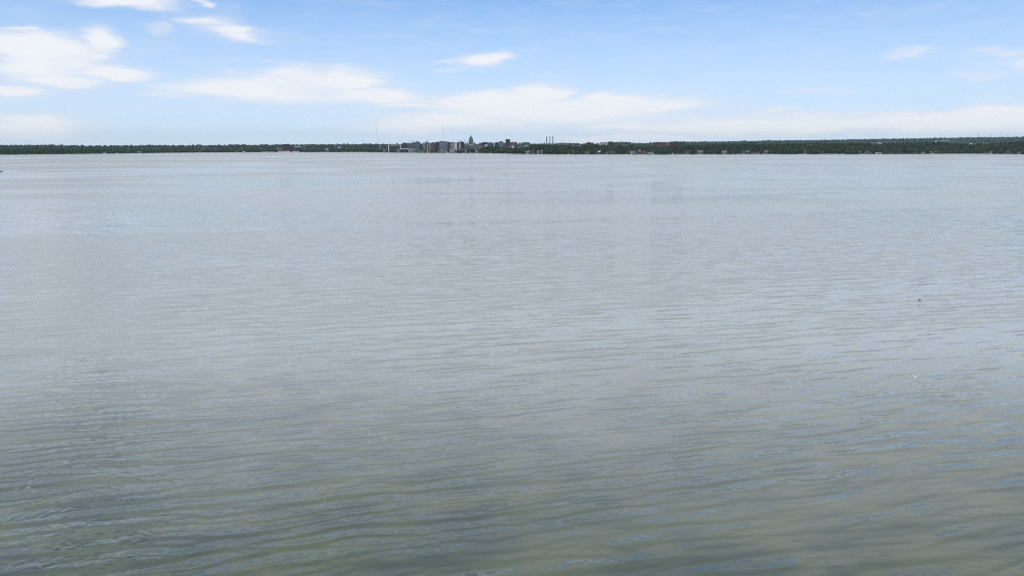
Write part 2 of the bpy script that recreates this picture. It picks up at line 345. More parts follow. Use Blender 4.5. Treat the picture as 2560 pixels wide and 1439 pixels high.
# ------------------------------------------------------------------ buildings
C = {'white': (.66, .68, .70), 'pale': (.30, .32, .35), 'grey': (.13, .14, .16), 'dark': (.05, .053, .065), 'brown': (.075, .058, .058), 'brick': (.15, .088, .075), 'tan': (.20, .17, .14),
     'beige': (.30, .27, .235), 'red': (.26, .05, .05), 'stone': (.17, .165, .16), 'slate': (.05, .054, .068), 'roofdark': (.035, .035, .042), 'green': (.055, .075, .082), 'orange': (.38, .20, .13),
     'blue': (.04, .055, .085), 'rose': (.27, .17, .18), 'glass': (.04, .055, .07), 'lightglass': (.28, .34, .40)}
def cm(c): return mat(c + '_wall' if c not in ('glass', 'lightglass') else c + '_pane', C[c], rough=.25 if 'glass' in c else .85, vary=.10, scale=.12, spec=.5 if 'glass' in c else .25)
def place(px0, px1, s, ytop, name, label, cat, group=None, skew=0.0):
    pc = (px0 + px1) / 2; D = float(shoreD(pc)) + s; X = xat(pc, D); w = (px1 - px0) * D / 1745.3
    zt = zat(ytop, D); zb = tz(X, D) - 1.0; ht = max(zt - zb, 4.0)
    r = empty(name, (X, D, zb), -math.atan2(X, D) + math.radians(skew)); tag(r, label, cat, group)
    r['_w'] = 0; del r['_w']
    if s < 46 or name == "house" and s < 150 or 1093 < pc < 1127 and s < 160: OPEN.append((px0 - 1, px1 + 1, s))
    if s < 150: HOUSES.append((pc, label.split(',')[0]))
    return r, w, ht
def gz(r):  # height of the local ground above the root
    return 1.0
def block(px0, px1, ytop, s, wall, label, roof='roofdark', wins='bands', wc='glass', n=0, dep=.6, name='building', cat='building', group=None, skew=4.0, cap=None, pent=None, vis=None):
    if px0 > 1190 and 240 < s < 600 and ytop < NEAR_Y((px0 + px1) / 2) - 1: s += 310
    elif px0 > 1190 and 100 < s <= 240 and ytop < 370: s = 470
    elif 1128 < px0 <= 1190 and 50 < s < 300: s += 180
    r, w, ht = place(px0, px1, s, ytop, name, label, cat, group, skew); d = max(8.0, min(w * dep, 45)); hw = w / 2; rt = min(2.0, ht * .08 + .4)
    MB().box(-hw, hw, -d / 2, d / 2, 0, ht - rt).build('wall', cm(wall), r)
    MB().box(-hw - .5, hw + .5, -d / 2 - .5, d / 2 + .5, ht - rt, ht).build('roof', cm(roof), r)
    yf = -d / 2 - .35; low = 1.5 if vis is None else max(1.5, ht - vis)
    if wins == 'bands':
        k = n or max(1, min(8, int((ht - low) / 4.2)))
        step = (ht - rt - low) / k
        for i in range(k):
            z = low + step * (i + .3); MB().box(-hw * .92, hw * .92, yf, -d / 2 + .2, z, z + step * .42).build('window_band', cm(wc), r)
    elif wins == 'strips':
        k = n or 5; step = w * .94 / k
        for i in range(k):
            x = -hw * .94 + step * (i + .28); MB().box(x, x + step * .46, yf, -d / 2 + .2, low, ht - rt - 1.5).build('window_strip', cm(wc), r)
    elif wins == 'cells':
        k = n or 4; fl = max(2, min(6, int((ht - low) / 5))); sx = w * .92 / k; sz = (ht - rt - low) / fl
        for i in range(k):
            for j in range(fl):
                x = -hw * .92 + sx * (i + .25); z = low + sz * (j + .25); MB().box(x, x + sx * .5, yf, -d / 2 + .2, z, z + sz * .5).build('window', cm(wc), r)
    if cap: MB().box(-hw * 1.01, hw * 1.01, -d / 2 - .8, -d / 2 - .1, ht - rt - 2.6, ht - rt - .2).build('cornice', cm(cap), r)
    if not pent and w > 14 and (int(px0 * 3) % 5) < 4 and roof != 'white': pent = 1.6 + (int(px0 * 7) % 4) * .7
    if pent: MB().box(-hw * .4, hw * .25, -d * .25, d * .25, ht, ht + pent).build('penthouse', cm('roofdark'), r)
    return r, w, ht, d
HC = {'white': 'off_white', 'pale': 'weathered'}; C.update(off_white=(.36, .375, .385), weathered=(.17, .18, .19))
def house(px0, px1, ytop, s, wall, label, roof='slate', group='houses along the far shore', skew=8.0, gable='front', hgt=None, trim=None):
    r, w, ht = place(px0, px1, s, ytop, 'house', label, 'house', group, skew)
    wall = HC.get(wall, wall); roof = HC.get(roof, roof); ht *= .92
    d = max(8.0, w * .8); hw = w / 2; we = 1.0 + (ht - 1.0) * .58
    if gable == 'front':
        MB().wedge([(-hw, 0), (hw, 0), (hw, we), (0, ht - .5), (-hw, we)], -d / 2, d / 2).build('wall', cm(wall), r)
        m = MB(); 
        for sg in (-1, 1):
            pr = [(0, ht - .45), (sg * (hw + .9), we - .75), (sg * (hw + .9), we - .25), (0, ht)]
            m.wedge(pr if sg < 0 else pr[::-1], -d / 2 - .8, d / 2 + .8)
        m.build('roof', cm(roof), r)
    else:
        MB().box(-hw, hw, -d / 2, d / 2, 0, we).build('wall', cm(wall), r)
        m = MB(); b = [(-d / 2 - .8, we + .02), (d / 2 + .8, we + .02), (0, ht)]
        m.v = [(-hw - .6, y, z) for y, z in b] + [(hw + .6, y, z) for y, z in b]; m.f = [(0, 2, 1), (3, 4, 5), (0, 3, 5, 2), (1, 2, 5, 4), (0, 1, 4, 3)]
        m.build('roof', cm(roof), r)
    ch = MB().box(hw * .35, hw * .35 + 1.0, .5, 1.6, we, ht + 1.0).build('chimney', cm('brick'), r)
    for x in (-.55, .05, .5):
        f = MB().box(hw * x, hw * x + hw * .28, -d / 2 - .15, -d / 2 + .1, 1 + (we - 1) * .38, 1 + (we - 1) * .78).build('window', cm('glass'), r)
    MB().box(-hw * .15, -hw * .15 + 1.1, -d / 2 - .12, -d / 2 + .1, 1.0, 3.1).build('door', cm(trim or 'dark'), r)
    return r

# --- the domed capitol
pc = 1177.5; D = float(shoreD(pc)) + 430; X = xat(pc, D); zb = tz(X, D) - 1; cap = empty('domed_building', (X, D, zb), -math.atan2(X, D) + math.radians(8)); tag(cap, 'tall pale stone building with a pointed dome and lantern, highest roof of the skyline', 'building')
u = D / 1745.3; zz = lambda y: zat(y, D) - zb
sm = cm('stone')
MB().box(-8.2 * u, 8.2 * u, -9, 9, 0, zz(361)).build('wall', sm, cap)
wgm = MB()
for sx in (-1, 1): MB().box(*sorted((sx * 8.25 * u, sx * 13 * u)), -12, 6, 0, zz(363.5)).build('wing', cm('stone'), cap)
for sx in (-1, 1):
    pv = MB().box(sx * 9.5 * u - 4, sx * 9.5 * u + 4, -7, 1, zz(363.5) + .02, zz(358.5)).build('corner_pavilion', sm, cap)
    MB().lathe([(4.4, zz(358.5) + .02), (3.6, zz(356.6)), (1.0, zz(355.2)), (.2, zz(354.4))], 12, sx * 9.5 * u, -3).build('cupola', cm('slate'), pv)
dr = MB().lathe([(6.0 * u, zz(361) + .02), (6.0 * u, zz(358.5)), (5.75 * u, zz(358.3)), (5.65 * u, zz(353)), (5.6 * u, zz(352.6)), (5.5 * u, zz(352))], 32).build('drum', sm, cap)
for i in range(20):
    t = 2 * math.pi * i / 20; MB().lathe([(.8, zz(358.4)), (.65, zz(352.5))], 8, 5.85 * u * math.cos(t), 5.85 * u * math.sin(t)).build('column', sm, dr)
MB().lathe([(5.4 * u, zz(352) + .02), (5.25 * u, zz(350)), (4.8 * u, zz(347.6)), (4.0 * u, zz(345.2)), (3.0 * u, zz(343.2)), (2.0 * u, zz(341.8)), (1.3 * u, zz(341.2))], 32).build('dome', cm('grey'), cap, True)
ln_ = MB().lathe([(1.1 * u, zz(341.2) + .02), (.95 * u, zz(339.4)), (1.15 * u, zz(339.2)), (.6 * u, zz(338.2))], 16).build('lantern', cm('slate'), cap)
MB().lathe([(.45 * u, zz(338.2) + .02), (.3 * u, zz(337.2)), (.35 * u, zz(336.8)), (.08 * u, zz(336))], 10).build('statue', cm('slate'), cap)

# --- large and middling buildings, west to east
B = block
B(925, 944, 362, 900, 'brown', 'low brown block among trees near the tall thin mast', skew=-6)
B(695, 733, 361.5, 420, 'brown', 'long brown hotel slab rising behind the white sea wall', pent=3, skew=3, vis=30)
B(735, 751, 366, 380, 'brown', 'lower brown wing with a bright white roof beside the long hotel', roof='white', cap='white', skew=3)
B(692, 705, 369, 300, 'beige', 'small beige block with flat pale roof in front of the brown hotel', roof='pale')
B(694, 724, 377.5, 12, 'white', 'low white waterfront pavilion below the long brown hotel', roof='pale', wins='cells', n=8)
B(730, 746, 377.7, 12, 'white', 'low white waterfront pavilion, the narrower of two under the hotel', roof='pale', wins='cells', n=4)
B(655, 684, 378.6, 14, 'pale', 'low pale waterfront shed, west of the two white pavilions', roof='pale', wins='cells', n=5)
B(828, 859, 371, 220, 'dark', 'long low dark shed with a grey green roof among trees', roof='green', name='long_shed')
B(812, 820, 371.5, 200, 'white', 'bright white cube beside the long low dark shed', roof='white')
B(846, 851, 366, 800, 'white', 'tiny white block high above the long low shed', roof='white')
B(957, 967, 373.5, 60, 'dark', 'low dark lakeside shed with a thin pale roof beside the white framed hall', roof='pale', cap='pale')
# white framed hall
r, w, ht, d = B(972, 1001, 362.8, 90, 'brown', 'dark lakeside hall outlined by a thick white roof edge and white end walls', roof='white', wins='bands', wc='dark', n=4, skew=0)
for sx in (-1, 1): MB().wedge([(sx * w / 2 - 3, 0 + 2), (sx * w / 2 + 3, 2), (sx * (w / 2 + 3.2) + 2, ht + .4), (sx * (w / 2 + 3.2) - 3, ht + .4)], -d / 2 - 2.4, -d / 2 - .6).build('end_frame', cm('white'), r)
MB().box(-w / 2, w / 2, -d / 2 - 2.2, -d / 2 - .6, ht - 3.2, ht + .5).build('roof_edge', cm('white'), r)
B(992, 999, 371, 30, 'beige', 'small beige tower block in front of the white framed hall', roof='tan', wins='cells', n=2)
B(1000, 1020, 371.5, 40, 'dark', 'low glazed lakeside hall under a thin white roof', roof='white', cap='white', wins='strips', n=7)
B(1020, 1031, 371, 30, 'pale', 'plain pale grey box beside the low glazed hall', roof='pale', wins='cells', n=4)
B(1031, 1041, 371.5, 38, 'beige', 'plain beige box beside the plain pale grey box', roof='beige', wins='cells', n=3)
B(1005, 1018, 357.6, 330, 'brown', 'wide dull brown apartment block behind the low glazed hall', wins='cells', n=5)
B(1018, 1028, 357.2, 300, 'grey', 'dull grey apartment block beside the crane mast', wins='cells', n=4)
B(1030, 1038, 356.2, 280, 'stone', 'slim grey apartment block east of the crane mast', wins='strips', n=3)
r, w, ht, d = B(1037, 1051, 356, 240, 'grey', 'dark grey apartment tower with stepped sloping top', wins='cells', n=5)
MB().wedge([(-w * .3, ht + .02), (w * .5, ht + .02), (w * .35, ht + 2), (w * .1, ht + 5.5), (-w * .2, ht + 6)], -d * .3, d * .3).build('stepped_top', cm('slate'), r)
B(1050.5, 1057, 359.5, 230, 'slate', 'lower dark block stepping down from the tower with sloping top', wins='cells', n=3)
B(1057, 1063, 357.5, 160, 'pale', 'pale narrow tower next to the grey green topped tower', wins='strips', n=3)
B(1063, 1072, 355, 210, 'grey', 'grey tower with a raised green grey top', roof='green', pent=3, wins='cells', n=4)
B(1072, 1077.5, 357.5, 140, 'beige', 'narrow cream block between the grey tower and the brick block', wins='cells', n=2)
B(1077.5, 1088.5, 356.8, 130, 'brick', 'tan and brick apartment block with flat dark roof above a round tree', wins='cells', n=5, wc='dark')
B(1042, 1066, 374.3, 25, 'tan', 'long low tan lakeside terrace below the grey towers', wins='cells', n=8, dep=.3)
B(1053, 1060, 371.5, 60, 'beige', 'small cream house block above the long tan terrace', wins='cells', n=3)
B(1066, 1073, 376.5, 14, 'pale', 'low pale boathouse at the end of the tan terrace', roof='slate', wins='cells', n=3)
B(1088.5, 1097.5, 355.6, 170, 'slate', 'dark slate apartment tower beside the tan and brick block', wins='strips', n=4)
B(1097.5, 1110, 353.6, 150, 'blue', 'wide dark blue glass tower with thin pale vertical stripes', wins='strips', n=7, wc='lightglass')
B(1110, 1119, 354, 130, 'pale', 'tall pale tower with dark vertical stripes, beside the blue glass tower', wins='strips', n=4, wc='blue', pent=3)
B(1119, 1126, 355.4, 120, 'slate', 'dark narrow tower between two pale towers', wins='strips', n=3)
B(1126, 1135.5, 355.8, 110, 'beige', 'cream block with broad dark upper openings', wins='cells', n=4, wc='dark')
B(1124, 1137, 372.5, 20, 'pale', 'low pale green terrace on the water below the cream block', roof='pale', wins='cells', n=6)
r, w, ht, d = B(1135.5, 1142.5, 357, 90, 'white', 'bright white block with a dark upper storey', wins='cells', n=3, wc='pale')
B(1142.5, 1149, 355.8, 150, 'brick', 'reddish brown block beside the bright white block', wins='strips', n=3)
B(1148, 1151.5, 357, 120, 'white', 'very slim white tower between brown blocks', wins='strips', n=1)
B(1149.5, 1160, 354.8, 260, 'slate', 'dark slate block with a peaked roof, west of the dome', wins='cells', n=4, pent=5)
B(1160, 1169, 358, 300, 'grey', 'low grey block just west of the domed building', wins='cells', n=4, cap='white')
B(1150, 1160, 370, 60, 'tan', 'small tan block above shore trees west of the dome', wins='cells', n=4)
B(1162, 1167, 373, 40, 'pale', 'small pale waterfront block below the low grey block', wins='cells', n=2)
B(1168, 1174, 367.5, 90, 'brick', 'small brick block under the west wing of the domed building', wins='strips', n=2)
B(1173, 1184, 361.4, 330, 'stone', 'low stone block with a bright white roof edge, in front of the dome base', roof='pale', cap='white', wins='cells', n=4)
B(1184, 1203, 360.4, 300, 'tan', 'long low tan block east of the dome base', wins='cells', n=7)
B(1192, 1201, 365, 220, 'rose', 'faded pinkish block under the long low tan block', wins='cells', n=4)
B(1202, 1208, 363.5, 200, 'pale', 'small pale block above trees at the end of the long tan block', wins='cells', n=2)
B(1198, 1206, 357.2, 700, 'green', 'dark greenish block behind the long low tan block', wins='bands')
B(1206, 1219, 355.6, 650, 'slate', 'wide slate grey block with two roof boxes', pent=2, wins='bands')
B(1219, 1234, 356.8, 640, 'grey', 'wide grey block with dark roof boxes above the white strip building', pent=2, wins='bands')
B(1212, 1237, 361.3, 320, 'white', 'long thin bright white strip building above the trees', roof='white', wins='bands', n=1, dep=.25)
B(1237, 1247, 356.3, 420, 'slate', 'dark slate block west of the pale fronted tower', wins='cells', n=4, pent=2)
B(1247.5, 1258, 353.8, 400, 'pale', 'pale fronted tower with a dark roof and blue grey windows', wins='strips', n=4, wc='blue')
B(1258, 1264, 357, 380, 'grey', 'low grey block tucked against the square dark tower', wins='cells', n=2)
r, w, ht, d = B(1264, 1275.5, 348.4, 420, 'green', 'square dark green grey office tower standing above its neighbours', wins='strips', n=8, wc='glass')
B(1275.5, 1289, 355.6, 380, 'rose', 'faded red brick block attached to the square dark tower', wins='strips', n=6, wc='brown')
MB_c = B(1288, 1292.5, 354.8, 360, 'brown', 'small dark brown stair tower at the end of the faded red block', wins='strips', n=1)
B(1261, 1270, 364, 250, 'rose', 'low pinkish white block under the square dark tower', wins='cells', n=4)
B(1268, 1284, 366.8, 180, 'brown', 'low maroon block with white base below the square dark tower', cap='white', wins='bands', n=1)
B(1280, 1285, 364.5, 150, 'white', 'bright white small block below the faded red brick block', roof='white', wins='cells', n=1)
B(1305.5, 1325, 356.3, 420, 'grey', 'wide grey hall with a shallow pitched dark roof', wins='cells', n=7, roof='slate')
B(1296, 1312, 361.5, 260, 'tan', 'long low tan and brown block under the grey arched hall', wins='cells', n=6)
for a_, b_, y_, l_ in ((1311.5, 1314, 364, 'westmost'), (1315, 1318, 363, 'middle'), (1318.5, 1321, 365.5, 'lowest')):
    B(a_, b_, y_, 170, 'white', 'small bright white block, %s of three beside the low tan block' % l_, roof='white', wins='cells', n=1, group='three white blocks')
# arched hall
r, w, ht = place(1294, 1304, 430, 359.5, 'arched_hall', 'grey hall with a rounded roof beside the faded red block', 'building', None, 3)
MB().box(-w / 2, w / 2, -12, 12, 0, ht).build('wall', cm('grey'), r)
MB().wedge([(w / 2 * math.cos(t), ht + .02 + 7.5 * math.sin(t)) for t in [math.pi - math.pi * i / 12 for i in range(13)]][::-1], -12.4, 12.4).build('roof', cm('pale'), r)
MB().box(-w * .3, w * .3, -12.4, -12.05, ht * .6, ht * .85).build('window_band', cm('glass'), r)
# power plant under the chimneys
for a_, b_, y_, c_, l_ in ((1364.5, 1369, 359, 'pale', 'pale boiler house below the westmost of the three chimneys'), (1374, 1378, 358.2, 'white', 'tall white shed below the middle chimney'),
                           (1380.5, 1388, 359.2, 'pale', 'pale shed with slanting conveyor east of the chimneys')):
    B(a_, b_, y_, 300, c_, l_, roof='white', wins='cells', n=2)
for i, (p, wd, l_) in enumerate(((1366.7, 2.4, 'westmost'), (1374.7, 2.2, 'middle'), (1382, 2.3, 'eastmost'))):
    D = float(shoreD(p)) + 640; X = xat(p, D); zb = tz(X, D) - 1; R_ = wd / 2 * D / 1745.3; zt = zat(341.3, D) - zb
    c = empty('chimney_stack', (X, D, zb)); tag(c, 'tall dark power plant chimney, %s of the three' % l_, 'chimney', 'three power plant chimneys')
    MB().lathe([(R_ * 1.12, 0), (R_ * .95, zt * .55), (R_ * .82, zt - 6)], 20).build('shaft', mat('soot_concrete', (.07, .065, .07)), c)
    MB().lathe([(R_ * 1.02, zt - 6 + .02), (R_ * 1.02, zt)], 20).build('cap', mat('soot_black', (.025, .025, .03)), c)
# further east
for a_, b_, y_, s_, c_, l_ in ((1392, 1408, 359.5, 900, 'pale', 'faint pale long shed far behind, east of the chimneys'), (1411, 1424, 359.8, 1000, 'pale', 'faint pale low sheds behind trees, between chimneys and red roofs'),
                               (1430, 1452, 362.2, 460, 'pale', 'pale grey low roof line above the bank trees')):
    B(a_, b_, y_, s_, c_, l_, roof='grey', wins='bands', n=1)
r, w, ht, d = B(1466, 1478, 357, 520, 'brown', 'brown building with a low rounded roof beside the red one', wins='cells', n=5, roof='brick')
MB().wedge([(w * .38 * math.cos(t), ht + .02 + 5 * math.sin(t)) for t in [math.pi - math.pi * i / 8 for i in range(9)]][::-1], -6, 6).build('rounded_roof', cm('brown'), r)
B(1478, 1485, 357, 500, 'red', 'bright red block between the brown building and the white arena', roof='red', wins='cells', n=3)
r, w, ht, d = B(1493, 1518.5, 358.5, 560, 'lightglass', 'glazed arena with bright white frame, stepped up towards its east end', roof='white', wins='strips', n=10, wc='blue', skew=0)
MB().box(-w * .22, w * .5, -d / 2, d / 2, ht + .02, ht + 7).build('upper_hall', cm('pale'), r)
MB().box(-w * .23, w * .505, -d / 2 - .6, d / 2 + .6, ht + 7.02, ht + 8.2).build('upper_roof', cm('white'), r)
MB().box(-w / 2 - .6, w / 2 + .6, -d / 2 - 1.6, -d / 2 - .5, ht - 13, ht - 10).build('white_band', cm('white'), r)
MB().box(w / 2 - 3, w / 2 + 1, -d / 2 - 1.7, -d / 2 - .45, ht - 10 + .02, ht + 6.5).build('end_frame', cm('white'), r)
B(1519, 1534, 354.6, 600, 'brown', 'dark brown block with flat roof next to the white arena', wins='strips', n=5, wc='dark', cap='brown')
B(1632, 1661, 355.6, 480, 'brick', 'long brick block with two white end stripes, behind bank trees', wins='strips', n=9, wc='dark', vis=22)
B(1661.5, 1675, 356.6, 500, 'red', 'lower reddish link between the two long brick blocks', wins='cells', n=6, wc='pale')
B(1675.5, 1706, 354.2, 480, 'brown', 'long dark brown block with raised flat roof, nearest the pale hills', wins='bands', n=3, wc='dark', cap='dark', vis=18)
B(1706.5, 1712, 353.6, 560, 'green', 'small greenish block at the end of the long dark brown one', wins='bands', n=2)
for a_, b_, y_, s_, c_, l_ in ((2017, 2028, 361.6, 430, 'white', 'flat white roofed school among trees, west of the curved roof'), (2042, 2055, 364.2, 400, 'white', 'low white roofed building in trees east of the flat white school'),
        (2178, 2187, 356.6, 1300, 'pale', 'faint pale long shed, westmost under the far hills'), (2191, 2205, 356.4, 1200, 'white', 'long bright white shed, longest under the far hills'),
        (2213, 2217, 356.6, 1150, 'white', 'small white shed just east of the longest white shed'), (2321, 2326, 354.0, 1200, 'white', 'small white shed at the edge of the hilltop trees'),
        (2337, 2341, 351.5, 2500, 'white', 'tiny white building on the distant blue hills'), (2352, 2370, 349.8, 2600, 'pale', 'faint row of pale roofs on the distant blue hills'),
        (2348, 2362, 355.5, 560, 'tan', 'low tan building among hilltop trees, west of the pinkish one'), (2372, 2386, 355.2, 580, 'rose', 'low pinkish building among hilltop trees'),
        (2403, 2413, 354.8, 620, 'tan', 'small tan building among hilltop trees, east of the pinkish one'), (2423, 2430, 357.6, 500, 'white', 'small bright white building set in hilltop trees'),
        (2431, 2441, 357.4, 520, 'beige', 'low cream building next to the small bright white one'), (2458, 2470, 356.8, 520, 'rose', 'low dull pink building in trees under the pylons')):
    B(a_, b_, y_, s_, c_, l_, roof='pale' if c_ in ('white', 'pale') else 'grey', wins='bands', n=1, dep=.4)

# --- houses on the shore
hs = [(257, 262, 380, 10, 'white', 'tiny white boathouse on the empty west shore', 'pale'), (289, 292, 380.3, 10, 'white', 'tiny white cabin east of the tiny white boathouse', 'pale'),
 (315, 322, 373.5, 190, 'pale', 'pale house up the slope above the west shore cabins', 'pale'), (342, 350, 377.5, 60, 'pale', 'low grey house among dark trees on the west shore', 'grey'),
 (502, 512, 368.2, 700, 'pale', 'pale long roof high in the woods above the west shore', 'grey'), (535, 543, 369.4, 600, 'grey', 'grey roof in the woods east of the pale long roof', 'grey'),
 (497, 501, 378.8, 12, 'white', 'tiny white shed on the shore below the grey wood roof', 'pale'), (604, 612, 376.3, 20, 'white', 'bright white house on the shore, west of the waterfront sheds', 'slate'),
 (622, 630, 377.3, 20, 'brown', 'small brown house next to the bright white shore house', 'slate'), (585, 594, 376.8, 30, 'brick', 'small reddish house on the shore, before the bright white one', 'brown'),
 (958, 963, 375.6, 15, 'white', 'small white house at the foot of the low dark shed', 'pale'), (1113.5, 1118.5, 376.6, 12, 'white', 'small bright white boathouse below the striped pale tower', 'pale'),
 (1101, 1108, 374.6, 20, 'pale', 'pale gabled house at the foot of the blue glass tower', 'pale'), (1092, 1097, 374.5, 22, 'pale', 'small pale house below the dark slate tower', 'slate'),
 (1188.5, 1192, 371.8, 120, 'white', 'small white house high on the bank, below the long tan block', 'pale'), (1191.5, 1195.5, 376.3, 50, 'white', 'bright white house on the bank below the dome', 'pale'),
 (1201.5, 1205.5, 377.2, 40, 'white', 'small white house near the water, east of the bright white one', 'pale'), (1172, 1177, 378.4, 12, 'beige', 'cream boathouse on the water under the dome', 'tan'),
 (1225, 1229, 377.3, 30, 'grey', 'lone grey house in the trees below the white strip building', 'slate'), (1250, 1254, 368.6, 150, 'pale', 'pale house below the pale fronted tower', 'slate'),
 (1314.5, 1320, 375.8, 45, 'white', 'large bright white house with a lit gable below the grey hall', 'pale'), (1320.5, 1325, 375.4, 60, 'pale', 'pale house attached to the large bright white house', 'pale'),
 (1327.5, 1331, 375, 70, 'pale', 'small pale house, second east of the large bright white house', 'grey'), (1332.5, 1336, 374.5, 80, 'pale', 'small grey white house, third east of the large bright white house', 'grey'),
 (1342.5, 1347.5, 376, 50, 'white', 'small white house on the bank, west of the chimneys', 'pale'), (1352, 1356, 373.2, 100, 'white', 'small white house higher on the bank under the chimneys', 'pale'),
 (1280, 1284, 382.6, 5, 'rose', 'tiny pink boathouse at the water below the square dark tower', 'rose'), (1419, 1424, 383, 6, 'pale', 'tiny pale boathouse at the water, east of the chimneys', 'pale'),
 (1432.5, 1435, 372, 110, 'white', 'narrow white gable high in the bank trees', 'pale'), (1437, 1441, 383, 6, 'grey', 'tiny grey boathouse next along from the tiny pale one', 'grey'),
 (1463, 1469, 378.5, 30, 'brown', 'dark house with grey roof at the water below the red block', 'grey'), (1469.5, 1474, 377, 30, 'pale', 'narrow pale house beside the dark shoreline house', 'grey'),
 (1487.5, 1494.5, 375.5, 60, 'brick', 'dull red brick house west of the white trimmed gable house', 'brown'), (1495.5, 1501.5, 376.2, 30, 'dark', 'dark house with a white trimmed gable below the arena', 'white'),
 (1514, 1519.5, 378.8, 25, 'pale', 'small pale house between the two white trimmed gables', 'pale'), (1524, 1530.5, 377.4, 30, 'green', 'green house with a white trimmed gable and round window', 'white'),
 (1531, 1537, 380.2, 15, 'brick', 'low red house next to the green gabled house', 'brown'), (1533.5, 1537, 376.8, 60, 'white', 'tiny white house above the low red house', 'pale'),
 (1563, 1573, 377, 25, 'brown', 'brown gabled house at the start of the east shore row', 'brick'), (1575.5, 1580.5, 377, 20, 'white', 'tall narrow white house in the east shore row', 'pale'),
 (1581.5, 1588, 375.3, 45, 'white', 'white house with a red roof on the east shore', 'red'), (1588.5, 1593, 378.2, 30, 'pale', 'small pale house beside the red roofed one', 'grey'),
 (1596, 1603, 373, 60, 'grey', 'tall grey house with pale windows behind the shore row', 'grey'), (1603.5, 1619, 374.5, 35, 'brick', 'big brown brick house, widest of the east shore row', 'brown'),
 (1620, 1626.5, 379.3, 20, 'white', 'long low bright white house in the east shore row', 'white'), (1627, 1634, 376, 30, 'white', 'white house with a dark steep gable at the row end', 'slate'),
 (1679.5, 1684.5, 381.6, 8, 'white', 'lone small white boathouse on the water below the dark brown block', 'white'), (1665, 1670, 381.2, 20, 'brown', 'small dark house west of the lone white boathouse', 'brown'),
 (1690, 1698, 382, 12, 'brown', 'low dark boathouse east of the lone white boathouse', 'grey'), (1713.5, 1720, 377.5, 25, 'grey', 'grey house with a slanting white roof edge', 'white'),
 (1720.5, 1728, 376.8, 30, 'brown', 'brown house joined to the slanting white roof house', 'grey'), (1744, 1757.5, 375.8, 35, 'stone', 'wide grey house with a broad hipped roof in the trees', 'grey'),
 (1738, 1743, 382.2, 8, 'tan', 'tiny tan boathouse in front of the wide grey house', 'tan'), (1782, 1789, 380.5, 20, 'brown', 'small dull brown house west of the orange gabled house', 'brown'),
 (1806.5, 1817.5, 376.3, 25, 'orange', 'orange brown gabled house, brightest on its stretch of shore', 'tan'), (1831, 1837.5, 380.6, 18, 'grey', 'small grey house east of the orange gabled house', 'grey'),
 (1856, 1863, 376.8, 50, 'grey', 'grey house with pale eaves behind the brown pair', 'pale'), (1865, 1877, 376.3, 60, 'brown', 'wide brown house with a row of pale windows', 'grey'),
 (1878, 1889, 378.6, 25, 'brick', 'low reddish house on the shore beneath the wide brown house', 'brown'), (1891, 1900, 377.6, 40, 'tan', 'tan house half hidden by trees past the low reddish house', 'brown'),
 (1911.5, 1921.5, 376, 50, 'grey', 'grey house with a pale roof, alone in thick trees', 'grey'), (2009.5, 2019.5, 376.5, 45, 'tan', 'pinkish tan house in the trees below the flat white school', 'rose'),
 (2052, 2061, 378.5, 30, 'brown', 'low brown house east of the pinkish tan house', 'brown'), (2146, 2154, 378.5, 30, 'brown', 'dark brown house west of the pale twin gabled house', 'grey'),
 (2163.5, 2174.5, 376.4, 30, 'stone', 'grey house with pale twin window bays under tall trees', 'grey'), (2177, 2183, 380, 15, 'pale', 'small pale house next to the pale twin bay house', 'grey'),
 (2191, 2196, 381, 8, 'white', 'tiny white boathouse, westmost of the two under the long sheds', 'white'), (2198.5, 2205, 379.8, 12, 'white', 'low white boathouse, larger of the two under the long sheds', 'white'),
 (2226, 2231, 380.6, 10, 'pale', 'tiny pale boathouse east of the low white boathouse', 'pale'), (2248, 2252, 376.5, 40, 'pale', 'narrow pale house in the trees, before the pier', 'pale'),
 (2284, 2292, 379.8, 10, 'pale', 'low pale boathouse west of the shoreline pier', 'grey'), (2306.5, 2313.5, 379.2, 10, 'white', 'white roofed boathouse nearest the lime coloured tree', 'white'),
 (2328, 2332.5, 378.2, 14, 'tan', 'small tan boathouse beside the lime coloured tree', 'tan'), (2477.5, 2483, 376.3, 20, 'beige', 'tall cream house on the shore under the pylons', 'brown'),
 (2463, 2473, 380.3, 8, 'pale', 'low pale boathouse west of the tall cream house', 'grey'), (2519, 2527, 376.8, 20, 'green', 'green grey house partly behind trees near the point', 'green'),
 (2547, 2559, 377.5, 22, 'stone', 'pale green roofed house at the very end of the shore', 'green')]
for i, t in enumerate(hs):
    house(t[0], t[1], t[2], t[3], t[4], t[5], roof=t[6], gable='front' if (i * 7) % 3 else 'side', skew=((i * 37) % 31) - 15)
# sea wall / pier
D = float(shoreD(2368)) - 9; pr = empty('pier', (xat(2368, D), D, 0), -math.atan2(xat(2368, D), D)); tag(pr, 'long low grey pier deck along the shore beneath the lime tree', 'pier')
MB().box(-38, 38, -1.6, 1.6, 1.3, 1.7).build('deck', cm('pale'), pr)
for i in range(9): MB().lathe([(.25, -2), (.25, 1.3)], 8, -36 + 9 * i, 0).build('post', bark_m, pr)

